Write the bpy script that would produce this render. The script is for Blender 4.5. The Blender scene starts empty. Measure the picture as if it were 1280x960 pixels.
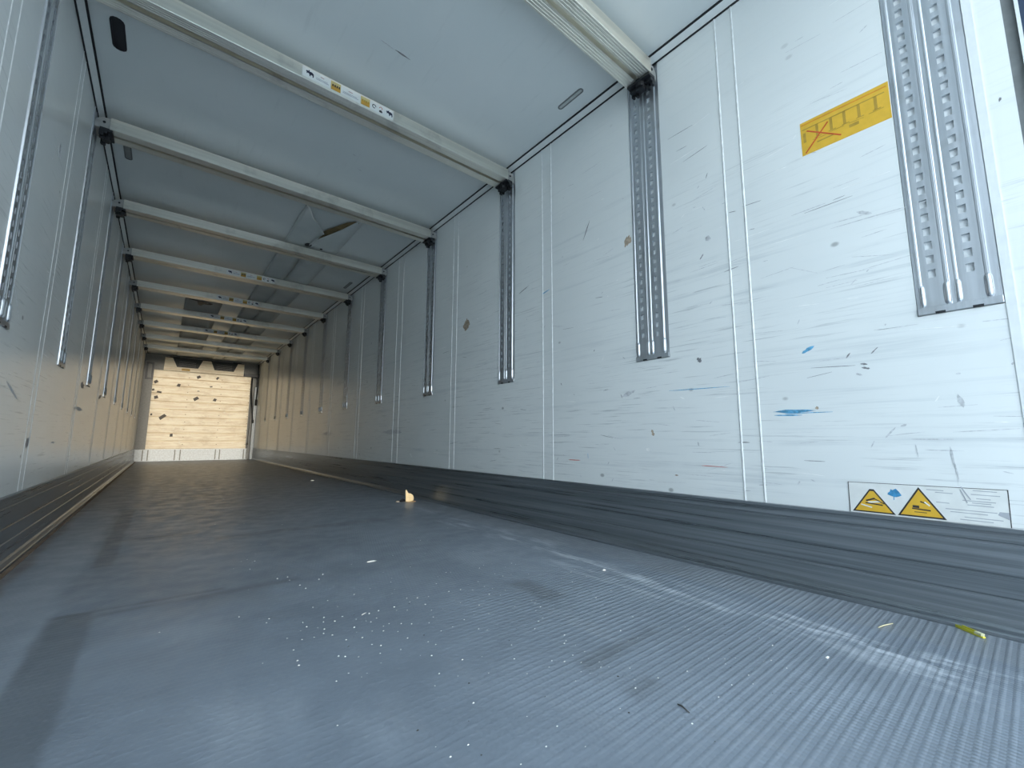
import bpy, math, random
from mathutils import Vector, Matrix
random.seed(7)
PI = math.pi
sc = bpy.context.scene
COL = sc.collection

# ------------------------------------------------------------------ camera
YAW, PITCH, ROLL, FPX = 0.6829, 0.1307, 0.0042, 531.552
CAM = Vector((-0.7252, 0.0, 0.5609))
fw = Vector((math.sin(YAW)*math.cos(PITCH), math.cos(YAW)*math.cos(PITCH), math.sin(PITCH)))
r0 = fw.cross(Vector((0, 0, 1))).normalized(); u0 = r0.cross(fw)
rt = r0*math.cos(ROLL)+u0*math.sin(ROLL); up = u0*math.cos(ROLL)-r0*math.sin(ROLL)
cd = bpy.data.cameras.new('camera'); cam = bpy.data.objects.new('camera', cd); COL.objects.link(cam)
cd.sensor_width = 36; cd.sensor_fit = 'HORIZONTAL'; cd.lens = FPX/1280*36; cd.clip_start = 0.01; cd.clip_end = 500
M = Matrix((rt, up, -fw)).transposed().to_4x4(); M.translation = CAM
cam.matrix_world = M
sc.camera = cam

def pix(u, v, axis, val):
    """photo pixel -> point on the plane axis = val (a wall, the floor or the ceiling)"""
    d = fw + rt*((u-640)/FPX) - up*((v-480)/FPX)
    return CAM + d*((val-CAM[axis])/d[axis])

# ------------------------------------------------------------------ light
world = bpy.data.worlds.new('sky'); sc.world = world; world.use_nodes = True
wn = world.node_tree.nodes; wn.clear()
wo = wn.new('ShaderNodeOutputWorld'); wb = wn.new('ShaderNodeBackground')
wt = wn.new('ShaderNodeTexCoord'); wx = wn.new('ShaderNodeSeparateXYZ'); wr_ = wn.new('ShaderNodeValToRGB')
wr_.color_ramp.elements[0].position = 0.0; wr_.color_ramp.elements[0].color = (0.88, 0.965, 1.0, 1)      # pale horizon
wr_.color_ramp.elements[1].position = 0.9; wr_.color_ramp.elements[1].color = (0.60, 0.80, 1.0, 1)      # bluer zenith
wl_ = world.node_tree.links
wl_.new(wt.outputs['Generated'], wx.inputs[0]); wl_.new(wx.outputs[2], wr_.inputs[0]); wl_.new(wr_.outputs[0], wb.inputs[0]); wl_.new(wb.outputs[0], wo.inputs[0])
wb.inputs['Strength'].default_value = 4.7
sd = bpy.data.lights.new('sun', 'SUN'); sun = bpy.data.objects.new('sun', sd); COL.objects.link(sun)
sd.energy = 2.2; sd.color = (1.0, 0.90, 0.74); sd.angle = math.radians(2.2)
SUN_EL, SUN_AZ = math.radians(1.0), math.radians(0.0)
sdir = Vector((math.sin(SUN_AZ)*math.cos(SUN_EL), math.cos(SUN_AZ)*math.cos(SUN_EL), -math.sin(SUN_EL)))
sun.rotation_euler = sdir.to_track_quat('-Z', 'Y').to_euler(); sun.location = (0, -8, 4)
sc.view_settings.view_transform = 'Standard'; sc.view_settings.look = 'None'
sc.view_settings.gamma = 1.0; sc.view_settings.use_curve_mapping = False
sc.view_settings.exposure = 0.0
sc.cycles.max_bounces = 16; sc.cycles.diffuse_bounces = 9; sc.cycles.glossy_bounces = 6

# ------------------------------------------------------------------ dimensions (metres)
R, L, H = 1.24, -1.24, 2.6925
YD, YE = -0.06, 13.73          # wall end at the doorway, front of the bulkhead
YF = 13.90                     # front wall
KICK = 0.3076; RAILB = 0.985; COVE_Z = 2.6617; COVE_X = 0.035
def bay(k): return (0.121, 1.242)[k] if k < 2 else 2.487+1.2295*(k-2)

# ------------------------------------------------------------------ node helper
class NT:
    def __init__(s, name):
        s.m = bpy.data.materials.new(name); s.m.use_nodes = True
        s.t = s.m.node_tree; s.t.nodes.clear()
        s.o = s.t.nodes.new('ShaderNodeOutputMaterial'); s.b = s.t.nodes.new('ShaderNodeBsdfPrincipled')
        s.t.links.new(s.b.outputs[0], s.o.inputs[0])
    def n(s, typ, **kw):
        nd = s.t.nodes.new(typ)
        for k, v in kw.items(): setattr(nd, k, v)
        return nd
    def put(s, sock, v):
        if hasattr(v, 'links') or isinstance(v, bpy.types.NodeSocket): s.t.links.new(v, sock)
        else:
            if isinstance(v, (tuple, list)) and len(v) == 3 and sock.type == 'RGBA': v = (*v, 1)
            sock.default_value = v
    def math(s, op, a, b=0.0, c=0.0, clamp=False):
        nd = s.n('ShaderNodeMath', operation=op); nd.use_clamp = clamp
        s.put(nd.inputs[0], a); s.put(nd.inputs[1], b); s.put(nd.inputs[2], c); return nd.outputs[0]
    def coords(s):
        g = s.n('ShaderNodeTexCoord'); return g.outputs['Object']
    def xyz(s, v):
        nd = s.n('ShaderNodeSeparateXYZ'); s.put(nd.inputs[0], v); return nd.outputs
    def scale(s, v, sx, sy, sz, loc=(0, 0, 0), rot=(0, 0, 0)):
        nd = s.n('ShaderNodeMapping'); s.put(nd.inputs[0], v); nd.inputs['Scale'].default_value = (sx, sy, sz)
        nd.inputs['Location'].default_value = loc; nd.inputs['Rotation'].default_value = rot; return nd.outputs[0]
    def noise(s, v, sca, det=4, rough=.55, dist=0):
        nd = s.n('ShaderNodeTexNoise'); s.put(nd.inputs['Vector'], v); nd.inputs['Scale'].default_value = sca
        nd.inputs['Detail'].default_value = det; nd.inputs['Roughness'].default_value = rough
        nd.inputs['Distortion'].default_value = dist; return nd.outputs[0]
    def vor(s, v, sca):
        nd = s.n('ShaderNodeTexVoronoi'); s.put(nd.inputs['Vector'], v); nd.inputs['Scale'].default_value = sca; return nd.outputs
    def ramp(s, v, a, b, lo=0.0, hi=1.0):
        nd = s.n('ShaderNodeMapRange'); nd.interpolation_type = 'SMOOTHSTEP'
        s.put(nd.inputs[0], v); nd.inputs[1].default_value = a; nd.inputs[2].default_value = b
        nd.inputs[3].default_value = lo; nd.inputs[4].default_value = hi; return nd.outputs[0]
    def mix(s, f, a, b):
        nd = s.n('ShaderNodeMix', data_type='RGBA'); s.put(nd.inputs[0], f); s.put(nd.inputs[6], a); s.put(nd.inputs[7], b); return nd.outputs[2]
    def bump(s, h, strength, dist=0.01, nrm=None):
        nd = s.n('ShaderNodeBump'); nd.inputs['Strength'].default_value = strength; nd.inputs['Distance'].default_value = dist
        s.put(nd.inputs['Height'], h)
        if nrm is not None: s.put(nd.inputs['Normal'], nrm)
        return nd.outputs[0]
    def patch(s, x, y, cx, cy, hx, hy, soft, nz):
        """soft box in two coordinates with a noisy outline: a worn or stained patch with its own place"""
        n1 = s.math('MULTIPLY', s.math('SUBTRACT', nz, 0.5), soft*5)
        dx = s.math('SUBTRACT', s.math('ABSOLUTE', s.math('SUBTRACT', x, cx)), hx)
        dy = s.math('SUBTRACT', s.math('ABSOLUTE', s.math('SUBTRACT', y, cy)), hy)
        d = s.math('ADD', s.math('MAXIMUM', dx, dy), n1)
        return s.ramp(d, -soft, soft, 1.0, 0.0)
    def out(s, col=None, rough=None, metal=None, nrm=None, spec=None):
        if col is not None: s.put(s.b.inputs['Base Color'], col)
        if rough is not None: s.put(s.b.inputs['Roughness'], rough)
        if metal is not None: s.put(s.b.inputs['Metallic'], metal)
        if nrm is not None: s.put(s.b.inputs['Normal'], nrm)
        if spec is not None: s.put(s.b.inputs['Specular IOR Level'], spec)
        return s.m

def plain(name, col, rough=.5, metal=0.0, var=.12, sca=30):
    t = NT(name); c = t.coords(); n = t.noise(c, sca, 4)
    f = t.ramp(n, .3, .75)
    return t.out(t.mix(f, tuple(max(0, x*(1-var)) for x in col), tuple(min(1, x*(1+var)) for x in col)),
                 t.ramp(n, .2, .8, rough*.9, min(1, rough*1.1)), metal)

def mat_wall(name, seed, wear):
    t = NT(name); c = t.coords(); x, y, z = t.xyz(c)
    low = t.ramp(z, 1.2, 2.5, 1.0, 0.25)                       # the wall is scraped where loads rub it
    s1 = t.noise(t.scale(c, 1, 1.1, 38, (seed, seed, 0), (0.05, 0, 0)), 1.0, 6, .62)
    s2 = t.noise(t.scale(c, 1, 3.5, 120, (0, seed, 3), (-0.04, 0, 0)), 1.0, 5, .6)
    big = t.noise(t.scale(c, 1, .8, 1.3, (seed, 2, 1)), 1.6, 4)
    f1 = t.math('MULTIPLY', t.math('MULTIPLY', t.ramp(s1, .50, .74), low), t.ramp(t.noise(t.scale(c, 1, 1.6, 3.0, (seed, 9, 4)), 1.3, 4), .40, .62, .25, 1.25))
    f2 = t.math('MULTIPLY', t.math('MULTIPLY', t.ramp(s2, .56, .70), low), t.ramp(big, .42, .6))
    base = t.mix(t.ramp(big, .3, .7), (.79, .81, .80), (.84, .855, .84))
    col = t.mix(t.math('MULTIPLY', f1, wear), base, (.60, .63, .64))
    col = t.mix(t.math('MULTIPLY', f2, .55), col, (.38, .40, .41))
    sp = t.vor(t.scale(c, 1, 3.2, 4.5, (seed, 0, 0)), 1.0)
    spot = t.math('MULTIPLY', t.ramp(sp[0], .025, .06, 1, 0), low)
    col = t.mix(t.math('MULTIPLY', spot, .6), col, (.2, .2, .2))
    rough = .26
    weave = t.noise(t.scale(c, 1, 60, 60), 4.0, 2)
    nr = t.bump(t.math('ADD', t.math('MULTIPLY', s1, .5), t.math('MULTIPLY', weave, .12)), .012, .006)
    return t.out(col, rough, 0, nr, .5)

def mat_ceiling():
    t = NT('ceiling_panel'); c = t.coords(); n = t.noise(c, .9, 5); n2 = t.noise(t.scale(c, 30, 3, 1), 1, 4)
    col = t.mix(t.ramp(n, .3, .7), (.72, .755, .75), (.78, .80, .79))
    col = t.mix(t.math('MULTIPLY', t.ramp(n2, .6, .75), .15), col, (.5, .52, .52))
    return t.out(col, .38, 0, t.bump(n, .08, .01))

def mat_floor():
    t = NT('floor_antislip'); c = t.coords(); x, y, z = t.xyz(c)
    n1 = t.noise(c, 2.2, 6, .62); n2 = t.noise(c, 9, 6, .6); n3 = t.noise(t.scale(c, 7, 1.1, 1, (3, 1, 0)), 1.6, 6, .65)
    n4 = t.noise(c, 60, 3, .6)
    edge = t.noise(c, 3.2, 5, .6)
    col = t.mix(t.ramp(n1, .32, .68), (.180, .207, .243), (.230, .262, .305))
    col = t.mix(t.math('MULTIPLY', t.ramp(n3, .52, .75), .3), col, (.27, .28, .30))
    # worn pale lane and dark tyre lane along the left kick plate
    blot = t.ramp(t.noise(t.scale(c, 3, 1.2, 1, (1, 7, 0)), 1.8, 6, .65), .36, .6, .35, 1.0)
    p = t.math('MULTIPLY', t.patch(x, y, -1.10, 2.4, .15, 2.3, .018, edge), blot); col = t.mix(t.math('MULTIPLY', p, .62), col, (.33, .36, .40))
    for (cx, cy, hx, hy) in ((-.90, 1.55, .055, .46), (-.885, 3.6, .035, .95), (-.72, 2.0, .22, .015), (-.70, 3.25, .18, .02)):
        p = t.patch(x, y, cx, cy, hx, hy, .012, edge); col = t.mix(t.math('MULTIPLY', p, .5), col, (.085, .092, .10))
    for (cx, cy, hx, hy) in ((-.55, 1.05, .10, .12), (-.62, 1.62, .05, .05), (.55, 1.75, .16, .10), (.95, 3.3, .10, .30), (-.35, .85, .05, .10)):
        p = t.math('MULTIPLY', t.patch(x, y, cx, cy, hx, hy, .05, edge), blot); col = t.mix(t.math('MULTIPLY', p, .4), col, (.36, .39, .43))
    p = t.patch(x, y, -1.19, 4.5, .05, 5.0, .02, edge); col = t.mix(t.math('MULTIPLY', p, .5), col, (.16, .11, .075))
    # chalky scrapes along the right side
    sx = t.noise(t.scale(c, 14, 2.2, 1, (0, 5, 0)), 1.3, 7, .7)
    sx = t.ramp(sx, .46, .62)
    for (cx, cy, hx, hy, k) in ((.86, 1.35, .05, 1.35, .85), (.72, 1.15, .04, .42, .5), (.97, 2.6, .05, .9, .5), (.80, .42, .08, .3, .55)):
        p = t.math('MULTIPLY', t.patch(x, y, cx, cy, hx, hy, .04, edge), sx)
        col = t.mix(t.math('MULTIPLY', p, k), col, (.50, .53, .57))
    # smoother pale sheet beside the kick plate
    p = t.patch(x, y, 1.12, 5.5, .13, 6.4, .015, edge); col = t.mix(t.math('MULTIPLY', p, .38), col, (.26, .27, .28))
    # dark rubbed smears
    for (cx, cy, hx, hy) in ((.30, .78, .16, .02), (.18, .63, .04, .012), (.42, 1.25, .05, .12), (.05, 3.0, .5, .05), (-.55, 1.95, .3, .02)):
        p = t.patch(x, y, cx, cy, hx, hy, .025, edge); col = t.mix(t.math('MULTIPLY', p, .4), col, (.07, .072, .072))
    col = t.mix(t.math('MULTIPLY', t.ramp(n4, .60, .75), .25), col, (.3, .31, .32))
    # cross rows of small raised grains, 20 mm apart
    row = t.math('SINE', t.math('MULTIPLY', y, 2*PI/.0205))
    par = t.math('MULTIPLY', t.math('ROUND', t.math('DIVIDE', y, .0205)), .5*2*PI)
    gr = t.math('SINE', t.math('ADD', t.math('MULTIPLY', x, 2*PI/.013), par))
    hgt = t.math('ADD', t.math('MULTIPLY', t.math('MAXIMUM', row, -.2), .8), t.math('MULTIPLY', gr, .28))
    worn = t.ramp(t.math('ADD', x, t.math('MULTIPLY', t.math('SUBTRACT', n1, .5), 1.2)), -.25, .65, .16, 1.0)   # trodden smooth away from the kick plate
    hgt = t.math('MULTIPLY', hgt, worn)
    nr = t.bump(t.math('ADD', hgt, t.math('MULTIPLY', n2, .5)), .6, .0022)
    rough = t.ramp(n2, .3, .7, .30, .48)
    return t.out(col, rough, 0.0, nr, .6)

def mat_kick(name, brown):
    t = NT(name); c = t.coords()
    s = t.noise(t.scale(c, 1, .7, 55), 1.0, 6, .62); s2 = t.noise(t.scale(c, 1, 2.5, 9), 1.0, 5)
    col = t.mix(t.ramp(s, .3, .7), (.15, .17, .185), (.28, .305, .33))
    col = t.mix(t.math('MULTIPLY', t.ramp(s2, .58, .75), .15), col, (.16, .13, .11))
    return t.out(col, t.ramp(s, .3, .7, .26, .42), .6, t.bump(s, .2, .004))

def mat_metal(name, ca, cb, ra, rb, axis='z', met=.6):
    t = NT(name); c = t.coords()
    v = {'z': t.scale(c, 90, 90, 2), 'x': t.scale(c, 1.6, 70, 70)}[axis]
    n = t.noise(v, 1.0, 5); d = t.noise(c, 6, 4)
    col = t.mix(t.ramp(n, .3, .7), ca, cb)
    col = t.mix(t.math('MULTIPLY', t.ramp(d, .55, .72), .25), col, (.25, .23, .2))
    return t.out(col, t.ramp(n, .3, .7, ra, rb), met, t.bump(n, .05, .002))

WALL_R = mat_wall('wall_panel_gelcoat', 1.0, .55); WALL_L = mat_wall('wall_panel_gelcoat_opposite', 8.0, .12)
CEIL = mat_ceiling(); FLOOR = mat_floor(); KICKM = mat_kick('kick_plate_metal', 0)
RAILM = mat_metal('rail_galvanised', (.54, .565, .60), (.62, .645, .68), .30, .42, 'z', .88)
RIBM = mat_metal('rail_rib_bright', (.60, .62, .65), (.70, .72, .74), .24, .36, 'z', .85)
BACKM = plain('rail_backing_pale', (.80, .82, .82), .5)
BEAMM = mat_metal('beam_aluminium', (.80, .77, .69), (.90, .87, .78), .30, .40, 'x', 1.0)
CASTM = plain('cast_aluminium', (.46, .45, .43), .5, .5)
DARKM = plain('black_steel', (.022, .024, .028), .42, .3)
RUBBER = plain('black_rubber', (.012, .013, .016), .6)
WHITEP = plain('white_print', (.80, .80, .77), .45, 0, .04)
NAVY = plain('navy_print', (.012, .014, .045), .5)
YEL = plain('yellow_print', (.76, .45, .04), .42, 0, .05)
YELD = plain('ochre_print', (.47, .29, .04), .5)
YELP = plain('pale_yellow_print', (.62, .50, .22), .5)
ORANGE = plain('orange_print', (.62, .33, .05), .5)
REDP = plain('red_print', (.60, .09, .02), .5)
GREYP = plain('grey_print', (.42, .43, .46), .5)
BLKP = plain('dark_print', (.035, .03, .028), .5)
BLUEP = plain('blue_paint', (.06, .30, .55), .5, 0, .3, 60)
TRIMW = plain('cove_white', (.76, .78, .77), .4, 0, .03)
SEAM = plain('seam_white', (.82, .83, .82), .4)
GREYC = plain('grey_column', (.22, .225, .22), .5)

def mat_cream():
    t = NT('bulkhead_cream'); c = t.coords(); g = t.n('ShaderNodeNewGeometry').outputs['Position']
    s = t.noise(t.scale(g, 2.2, 1, 26), 1, 6, .65); n = t.noise(t.scale(g, 1.5, 1, 3), 2.2, 6, .65); w = t.noise(g, 14, 4)
    col = t.mix(t.ramp(s, .38, .68), (.90, .82, .64), (.74, .61, .43))
    col = t.mix(t.math('MULTIPLY', t.ramp(n, .48, .66), .55), col, (.60, .47, .31))
    col = t.mix(t.math('MULTIPLY', t.ramp(w, .58, .72), .45), col, (.86, .82, .70))
    return t.out(col, .45, 0, t.bump(s, .15, .004))
CREAM = mat_cream()
CREAMD = plain('bulkhead_white_base', (.66, .72, .78), .45)
def mat_fabric(name, a, b):
    t = NT(name); c = t.coords(); n = t.noise(c, 3, 5); w = t.noise(t.scale(c, 120, 120, 10), 1, 2)
    return t.out(t.mix(t.ramp(n, .3, .7), a, b), .75, 0, t.bump(t.math('ADD', n, t.math('MULTIPLY', w, .1)), .25, .01))
FABR = mat_fabric('duct_fabric', (.64, .665, .65), (.72, .74, .72))
FABL = mat_fabric('duct_fabric_grey', (.58, .595, .59), (.66, .67, .66))
MOUTH_SHADE = plain('mouth_shade', (.26, .19, .09), .8, 0, .4, 12)  # brown tone painted for the shade inside the torn duct mouth

# ------------------------------------------------------------------ mesh helper
class MB:
    def __init__(s): s.v = []; s.f = []
    def quad(s, a, b, c, d):
        i = len(s.v); s.v += [tuple(a), tuple(b), tuple(c), tuple(d)]; s.f.append((i, i+1, i+2, i+3)); return s
    def box(s, x0, x1, y0, y1, z0, z1):
        i = len(s.v)
        s.v += [(x0, y0, z0), (x1, y0, z0), (x1, y1, z0), (x0, y1, z0), (x0, y0, z1), (x1, y0, z1), (x1, y1, z1), (x0, y1, z1)]
        s.f += [tuple(i+k for k in q) for q in ((3, 2, 1, 0), (4, 5, 6, 7), (0, 1, 5, 4), (1, 2, 6, 5), (2, 3, 7, 6), (3, 0, 4, 7))]; return s
    def prism(s, poly, fn, h0, h1):
        """poly of (a,b); fn(a,b,h) -> xyz"""
        i = len(s.v); n = len(poly)
        s.v += [fn(a, b, h0) for a, b in poly]+[fn(a, b, h1) for a, b in poly]
        s.f += [tuple(range(i+n-1, i-1, -1)), tuple(range(i+n, i+2*n))]
        s.f += [(i+k, i+(k+1) % n, i+n+(k+1) % n, i+n+k) for k in range(n)]; return s
    def tube(s, pts, r, n=8):
        pts = [Vector(p) for p in pts]; base = len(s.v); m = len(pts)
        for k, p in enumerate(pts):
            t = (pts[min(k+1, m-1)]-pts[max(k-1, 0)]).normalized()
            a = t.cross(Vector((0, 0, 1)) if abs(t.z) < .9 else Vector((1, 0, 0))).normalized(); b = t.cross(a)
            rr = r[k] if isinstance(r, (list, tuple)) else r
            for j in range(n):
                s.v.append(tuple(p+a*math.cos(2*PI*j/n)*rr+b*math.sin(2*PI*j/n)*rr))
        for k in range(m-1):
            for j in range(n):
                s.f.append((base+k*n+j, base+k*n+(j+1) % n, base+(k+1)*n+(j+1) % n, base+(k+1)*n+j))
        s.f.append(tuple(base+j for j in range(n-1, -1, -1))); s.f.append(tuple(base+(m-1)*n+j for j in range(n))); return s
    def mesh(s, name):
        me = bpy.data.meshes.new(name); me.from_pydata(s.v, [], s.f)
        import bmesh
        bm = bmesh.new(); bm.from_mesh(me); bmesh.ops.recalc_face_normals(bm, faces=bm.faces); bm.to_mesh(me); bm.free()
        return me
    def build(s, name, mat, parent=None, loc=None, bevel=0.0, smooth=False):
        me = s.mesh(name); me.materials.append(mat)
        if smooth:
            for p in me.polygons: p.use_smooth = True
        o = bpy.data.objects.new(name, me); COL.objects.link(o)
        if parent is not None: o.parent = parent
        if loc is not None: o.location = loc
        if bevel:
            b = o.modifiers.new('bevel', 'BEVEL'); b.width = bevel; b.segments = 2; b.limit_method = 'ANGLE'
        return o

def empty(name, loc=(0, 0, 0), rz=0.0):
    o = bpy.data.objects.new(name, None); COL.objects.link(o); o.location = loc; o.rotation_euler = (0, 0, rz)
    o.empty_display_size = .05; return o
def tag(o, label, cat, group=None):
    o['label'] = label; o['category'] = cat
    if group: o['group'] = group
    return o
def struct(o, label=None):
    o['kind'] = 'structure'
    if label: o['label'] = label
    return o
def copy_tree(o, parent=None):
    c = o.copy(); COL.objects.link(c); c.parent = parent
    for ch in list(o.children): copy_tree(ch, c)
    return c
def inst(me, name, parent, loc):
    o = bpy.data.objects.new(name, me); COL.objects.link(o); o.parent = parent; o.location = loc; return o
ORD = ['', 'first', 'second', 'third', 'fourth', 'fifth', 'sixth', 'seventh', 'eighth', 'ninth', 'tenth', 'eleventh']

# ------------------------------------------------------------------ the shell
floor = struct(MB().box(L-.02, R+.02, -.42, YF, -.12, 0).build('floor', FLOOR), 'dark grey anti-slip trailer floor with scrapes and dust')
ceil = struct(MB().box(L-.06, R+.06, -.34, YF, H, H+.07).build('ceiling', CEIL), 'pale blue-grey smooth panelled trailer roof')
REC = .014; RW = .0985          # the deck rails lie in recesses of the wall skin
def side_wall(s, ks, dy):
    m = MB(); x0 = R if s > 0 else L
    def bx(a, b, y0, y1, z0, z1): m.box(*sorted((x0+s*a, x0+s*b)), y0, y1, z0, z1)
    bx(REC, .07, YD, YF, 0, H); bx(0, REC, YD, YF, 0, RAILB-.002)
    y = YD
    for k in ks:
        bx(0, REC, y, bay(k)+dy-RW, RAILB-.002, H); y = bay(k)+dy+RW
    bx(0, REC, y, YF, RAILB-.002, H)
    return m
wr = struct(side_wall(1, range(0, 11), 0).build('wall_right', WALL_R), 'scuffed white side wall carrying the yellow stickers')
wl = struct(side_wall(-1, range(1, 11), -.05).build('wall_left', WALL_L), 'white glossy side wall opposite the yellow stickers')
wf = struct(MB().box(L-.06, R+.06, YF, YF+.06, -.1, H).build('wall_front', GREYC), 'grey front wall behind the cream bulkhead')
ground = MB().box(-70, 70, -90, 60, -1.30, -1.22).build('ground', plain('yard_concrete', (.48, .50, .50), .85, 0, .15, 4))
struct(ground, 'pale concrete yard outside the open rear doorway')

# raised double seams on the wall panels, one pair in every bay
def seam_mesh(sgn):
    k = .0030 if sgn < 0 else .0016
    m = MB(); prof = [(-.0045, 0), (-.003, k*.7), (0, k), (.003, k*.7), (.0045, 0)]
    m.prism(prof, lambda a, b, h: (sgn*b, a, h), KICK, COVE_Z-.002)
    me = m.mesh('panel_seam'); me.materials.append(SEAM); return me
smr, sml = seam_mesh(-1), seam_mesh(1)
for k in range(0, 11):
    ys = ((.742, .822), (1.991, 2.082), (3.210, 3.287), (4.37, 4.505))[k] if k < 4 else (bay(k)+.655, bay(k)+.755)
    for q in ys: inst(smr, 'panel_seam', wr, (R, q, 0))
for k in range(1, 11):
    a = bay(k)+.78 if k < 3 else bay(k)+.62
    if k == 2: a = bay(k)+.60
    for q in (a, a+.085): inst(sml, 'panel_seam', wl, (L, q, 0))

# kick plates: folded metal with long grooves
def kick(side, name, lab):
    m = MB(); s = side
    prof = [(0, 0), (.040, 0), (.041, .010), (.037, .014), (.022, .020), (.016, .030), (.014, .044), (.014, .098), (.010, .101), (.010, .107), (.014, .110),
            (.014, .166), (.0115, .168), (.0115, .172), (.014, .174), (.014, .256), (.010, .259), (.010, .264), (.014, .267), (.014, .292), (.017, .296), (.017, KICK-.001), (.012, KICK), (0, KICK)]
    x0 = R if s > 0 else L
    m.prism(prof, lambda a, b, h: (x0-s*a, h, b), YD, YE)
    return struct(m.build(name, KICKM), lab)
kick(1, 'baseboard_right', 'grooved grey metal kick plate below the stickered wall')
kick(-1, 'baseboard_left', 'grooved dark metal kick plate below the opposite wall')
struct(MB().box(L+.044, L+.062, YD, YE, 0, .004).build('trim_5', plain('brown_sealant', (.26, .18, .12), .7, 0, .3, 8)), 'dirty brown sealant strip along the floor edge')

# roof coves with dark seal joints
for i, s in ((1, 1), (2, -1)):
    x0 = R if s > 0 else L
    m = MB(); m.prism([(0, COVE_Z), (.004, COVE_Z), (COVE_X, H-.004), (COVE_X, H), (0, H)], lambda a, b, h: (x0-s*a, h, b), YD, YF)
    t = struct(m.build('trim_%d' % i, TRIMW), 'white cove strip with two dark seals along the roof edge, ' + ('stickered wall side' if s > 0 else 'opposite side'))
    MB().box(*sorted((x0, x0-s*.0075)), YD, YF, COVE_Z-.005, COVE_Z+.001).build('seal_strip', RUBBER, t)
    MB().box(*sorted((x0-s*(COVE_X-.002), x0-s*(COVE_X+.008))), YD, YF, H-.006, H+.001).build('seal_strip', RUBBER, t)

# rear door frame
POST = plain('frame_dark_blue', (.035, .055, .10), .4, .3)
for i, s in ((3, 1), (4, -1)):
    x0 = R if s > 0 else L
    t = struct(MB().box(*sorted((x0-s*.0, x0+s*.12)), -.34, -.088, -.05, H+.07).build('trim_%d' % i, POST), 'dark rear door post beside the ' + ('stickered' if s > 0 else 'opposite') + ' wall')
    MB().box(*sorted((x0+s*.008, x0+s*.10)), -.088, YD, 0, H+.05).build('gasket', plain('gasket_grey', (.16, .17, .17), .6), t)
    MB().box(*sorted((x0-s*.004, x0+s*.02)), -.094, -.086, 0, H).build('edge_strip', TRIMW, t)
# two unseen rear door leaves, added to block side light on the near walls
for i, s in ((1, 1), (2, -1)):
    d = empty('door_%d' % i, (s*1.30, -.36, -.04), s*math.radians(-6)); struct(d, 'unseen white rear door leaf added to block side light, beside the ' + ('stickered' if s > 0 else 'opposite') + ' wall')
    MB().box(*sorted((0, s*.075)), -1.22, 0, 0, 2.74).build('leaf', TRIMW, d, bevel=.01)
    MB().box(*sorted((-s*.012, 0)), -1.20, -.02, .06, .34).build('kick_strip', KICKM, d)
    for z in (.35, 1.35, 2.35): MB().box(*sorted((s*.02, s*.09)), -.02, .03, z-.05, z+.05).build('hinge', DARKM, d, bevel=.004)
    for y in (-.45, -.85): MB().tube([(s*.10, y, .05), (s*.10, y, 2.70)], .017).build('lock_rod', RAILM, d, smooth=True)
struct(MB().box(L-.12, R+.12, -.46, -.34, H-.02, H+.12).build('trim_6', POST), 'dark header above the open rear doorway')
struct(MB().box(R-.0025, R, .0, .022, KICK, COVE_Z-.006).build('trim_7', TRIMW), 'pale flat edge strip beside the widest perforated rail')

# ------------------------------------------------------------------ perforated deck rails
def rail_parts():
    W = .194
    prof = [(0, .0), (0, .004), (.008, .004), (.0095, .0098), (.0165, .0098), (.0185, .008), (.072, .008), (.074, .0098), (.083, .0098), (.085, .009), (.095, .009),
            (.097, .0098), (.103, .0098), (.105, .008), (.162, .008), (.164, .0098), (.172, .0098), (.175, .005), (W, .004), (W, 0)]
    z0, z1 = 0.020, COVE_Z-.008-RAILB
    holes = {(.0185, .072): .0455, (.105, .162): .1335}
    hw, hh, n, zf, pitch = .0095, .0140, 29, .138, .05
    m = MB()
    def P(t, d, z): return (d, t-W/2, z)
    for (ta, da), (tb, db) in zip(prof[:-1], prof[1:]):
        key = (ta, tb)
        if key not in holes:
            m.quad(P(ta, da, z0), P(tb, db, z0), P(tb, db, z1), P(ta, da, z1)); continue
        c = holes[key]; d = da; zs = [zf+k*pitch for k in range(n)]
        off = .0 if c < .1 else -.006
        zs = [q+off for q in zs]
        m.quad(P(ta, d, z0), P(c-hw, d, z0), P(c-hw, d, z1), P(ta, d, z1)); m.quad(P(c+hw, d, z0), P(tb, d, z0), P(tb, d, z1), P(c+hw, d, z1))
        prev = z0
        for q in zs+[None]:
            top = z1 if q is None else q-hh
            m.quad(P(c-hw, d, prev), P(c+hw, d, prev), P(c+hw, d, top), P(c-hw, d, top))
            if q is None: break
            a, b = q-hh, q+hh
            for (p, r) in (((c-hw, a), (c+hw, a)), ((c+hw, a), (c+hw, b)), ((c+hw, b), (c-hw, b)), ((c-hw, b), (c-hw, a))):
                m.quad(P(p[0], d, p[1]), P(r[0], d, r[1]), P(r[0], -.0075, r[1]), P(p[0], -.0075, p[1]))
            prev = b
    return m
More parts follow.
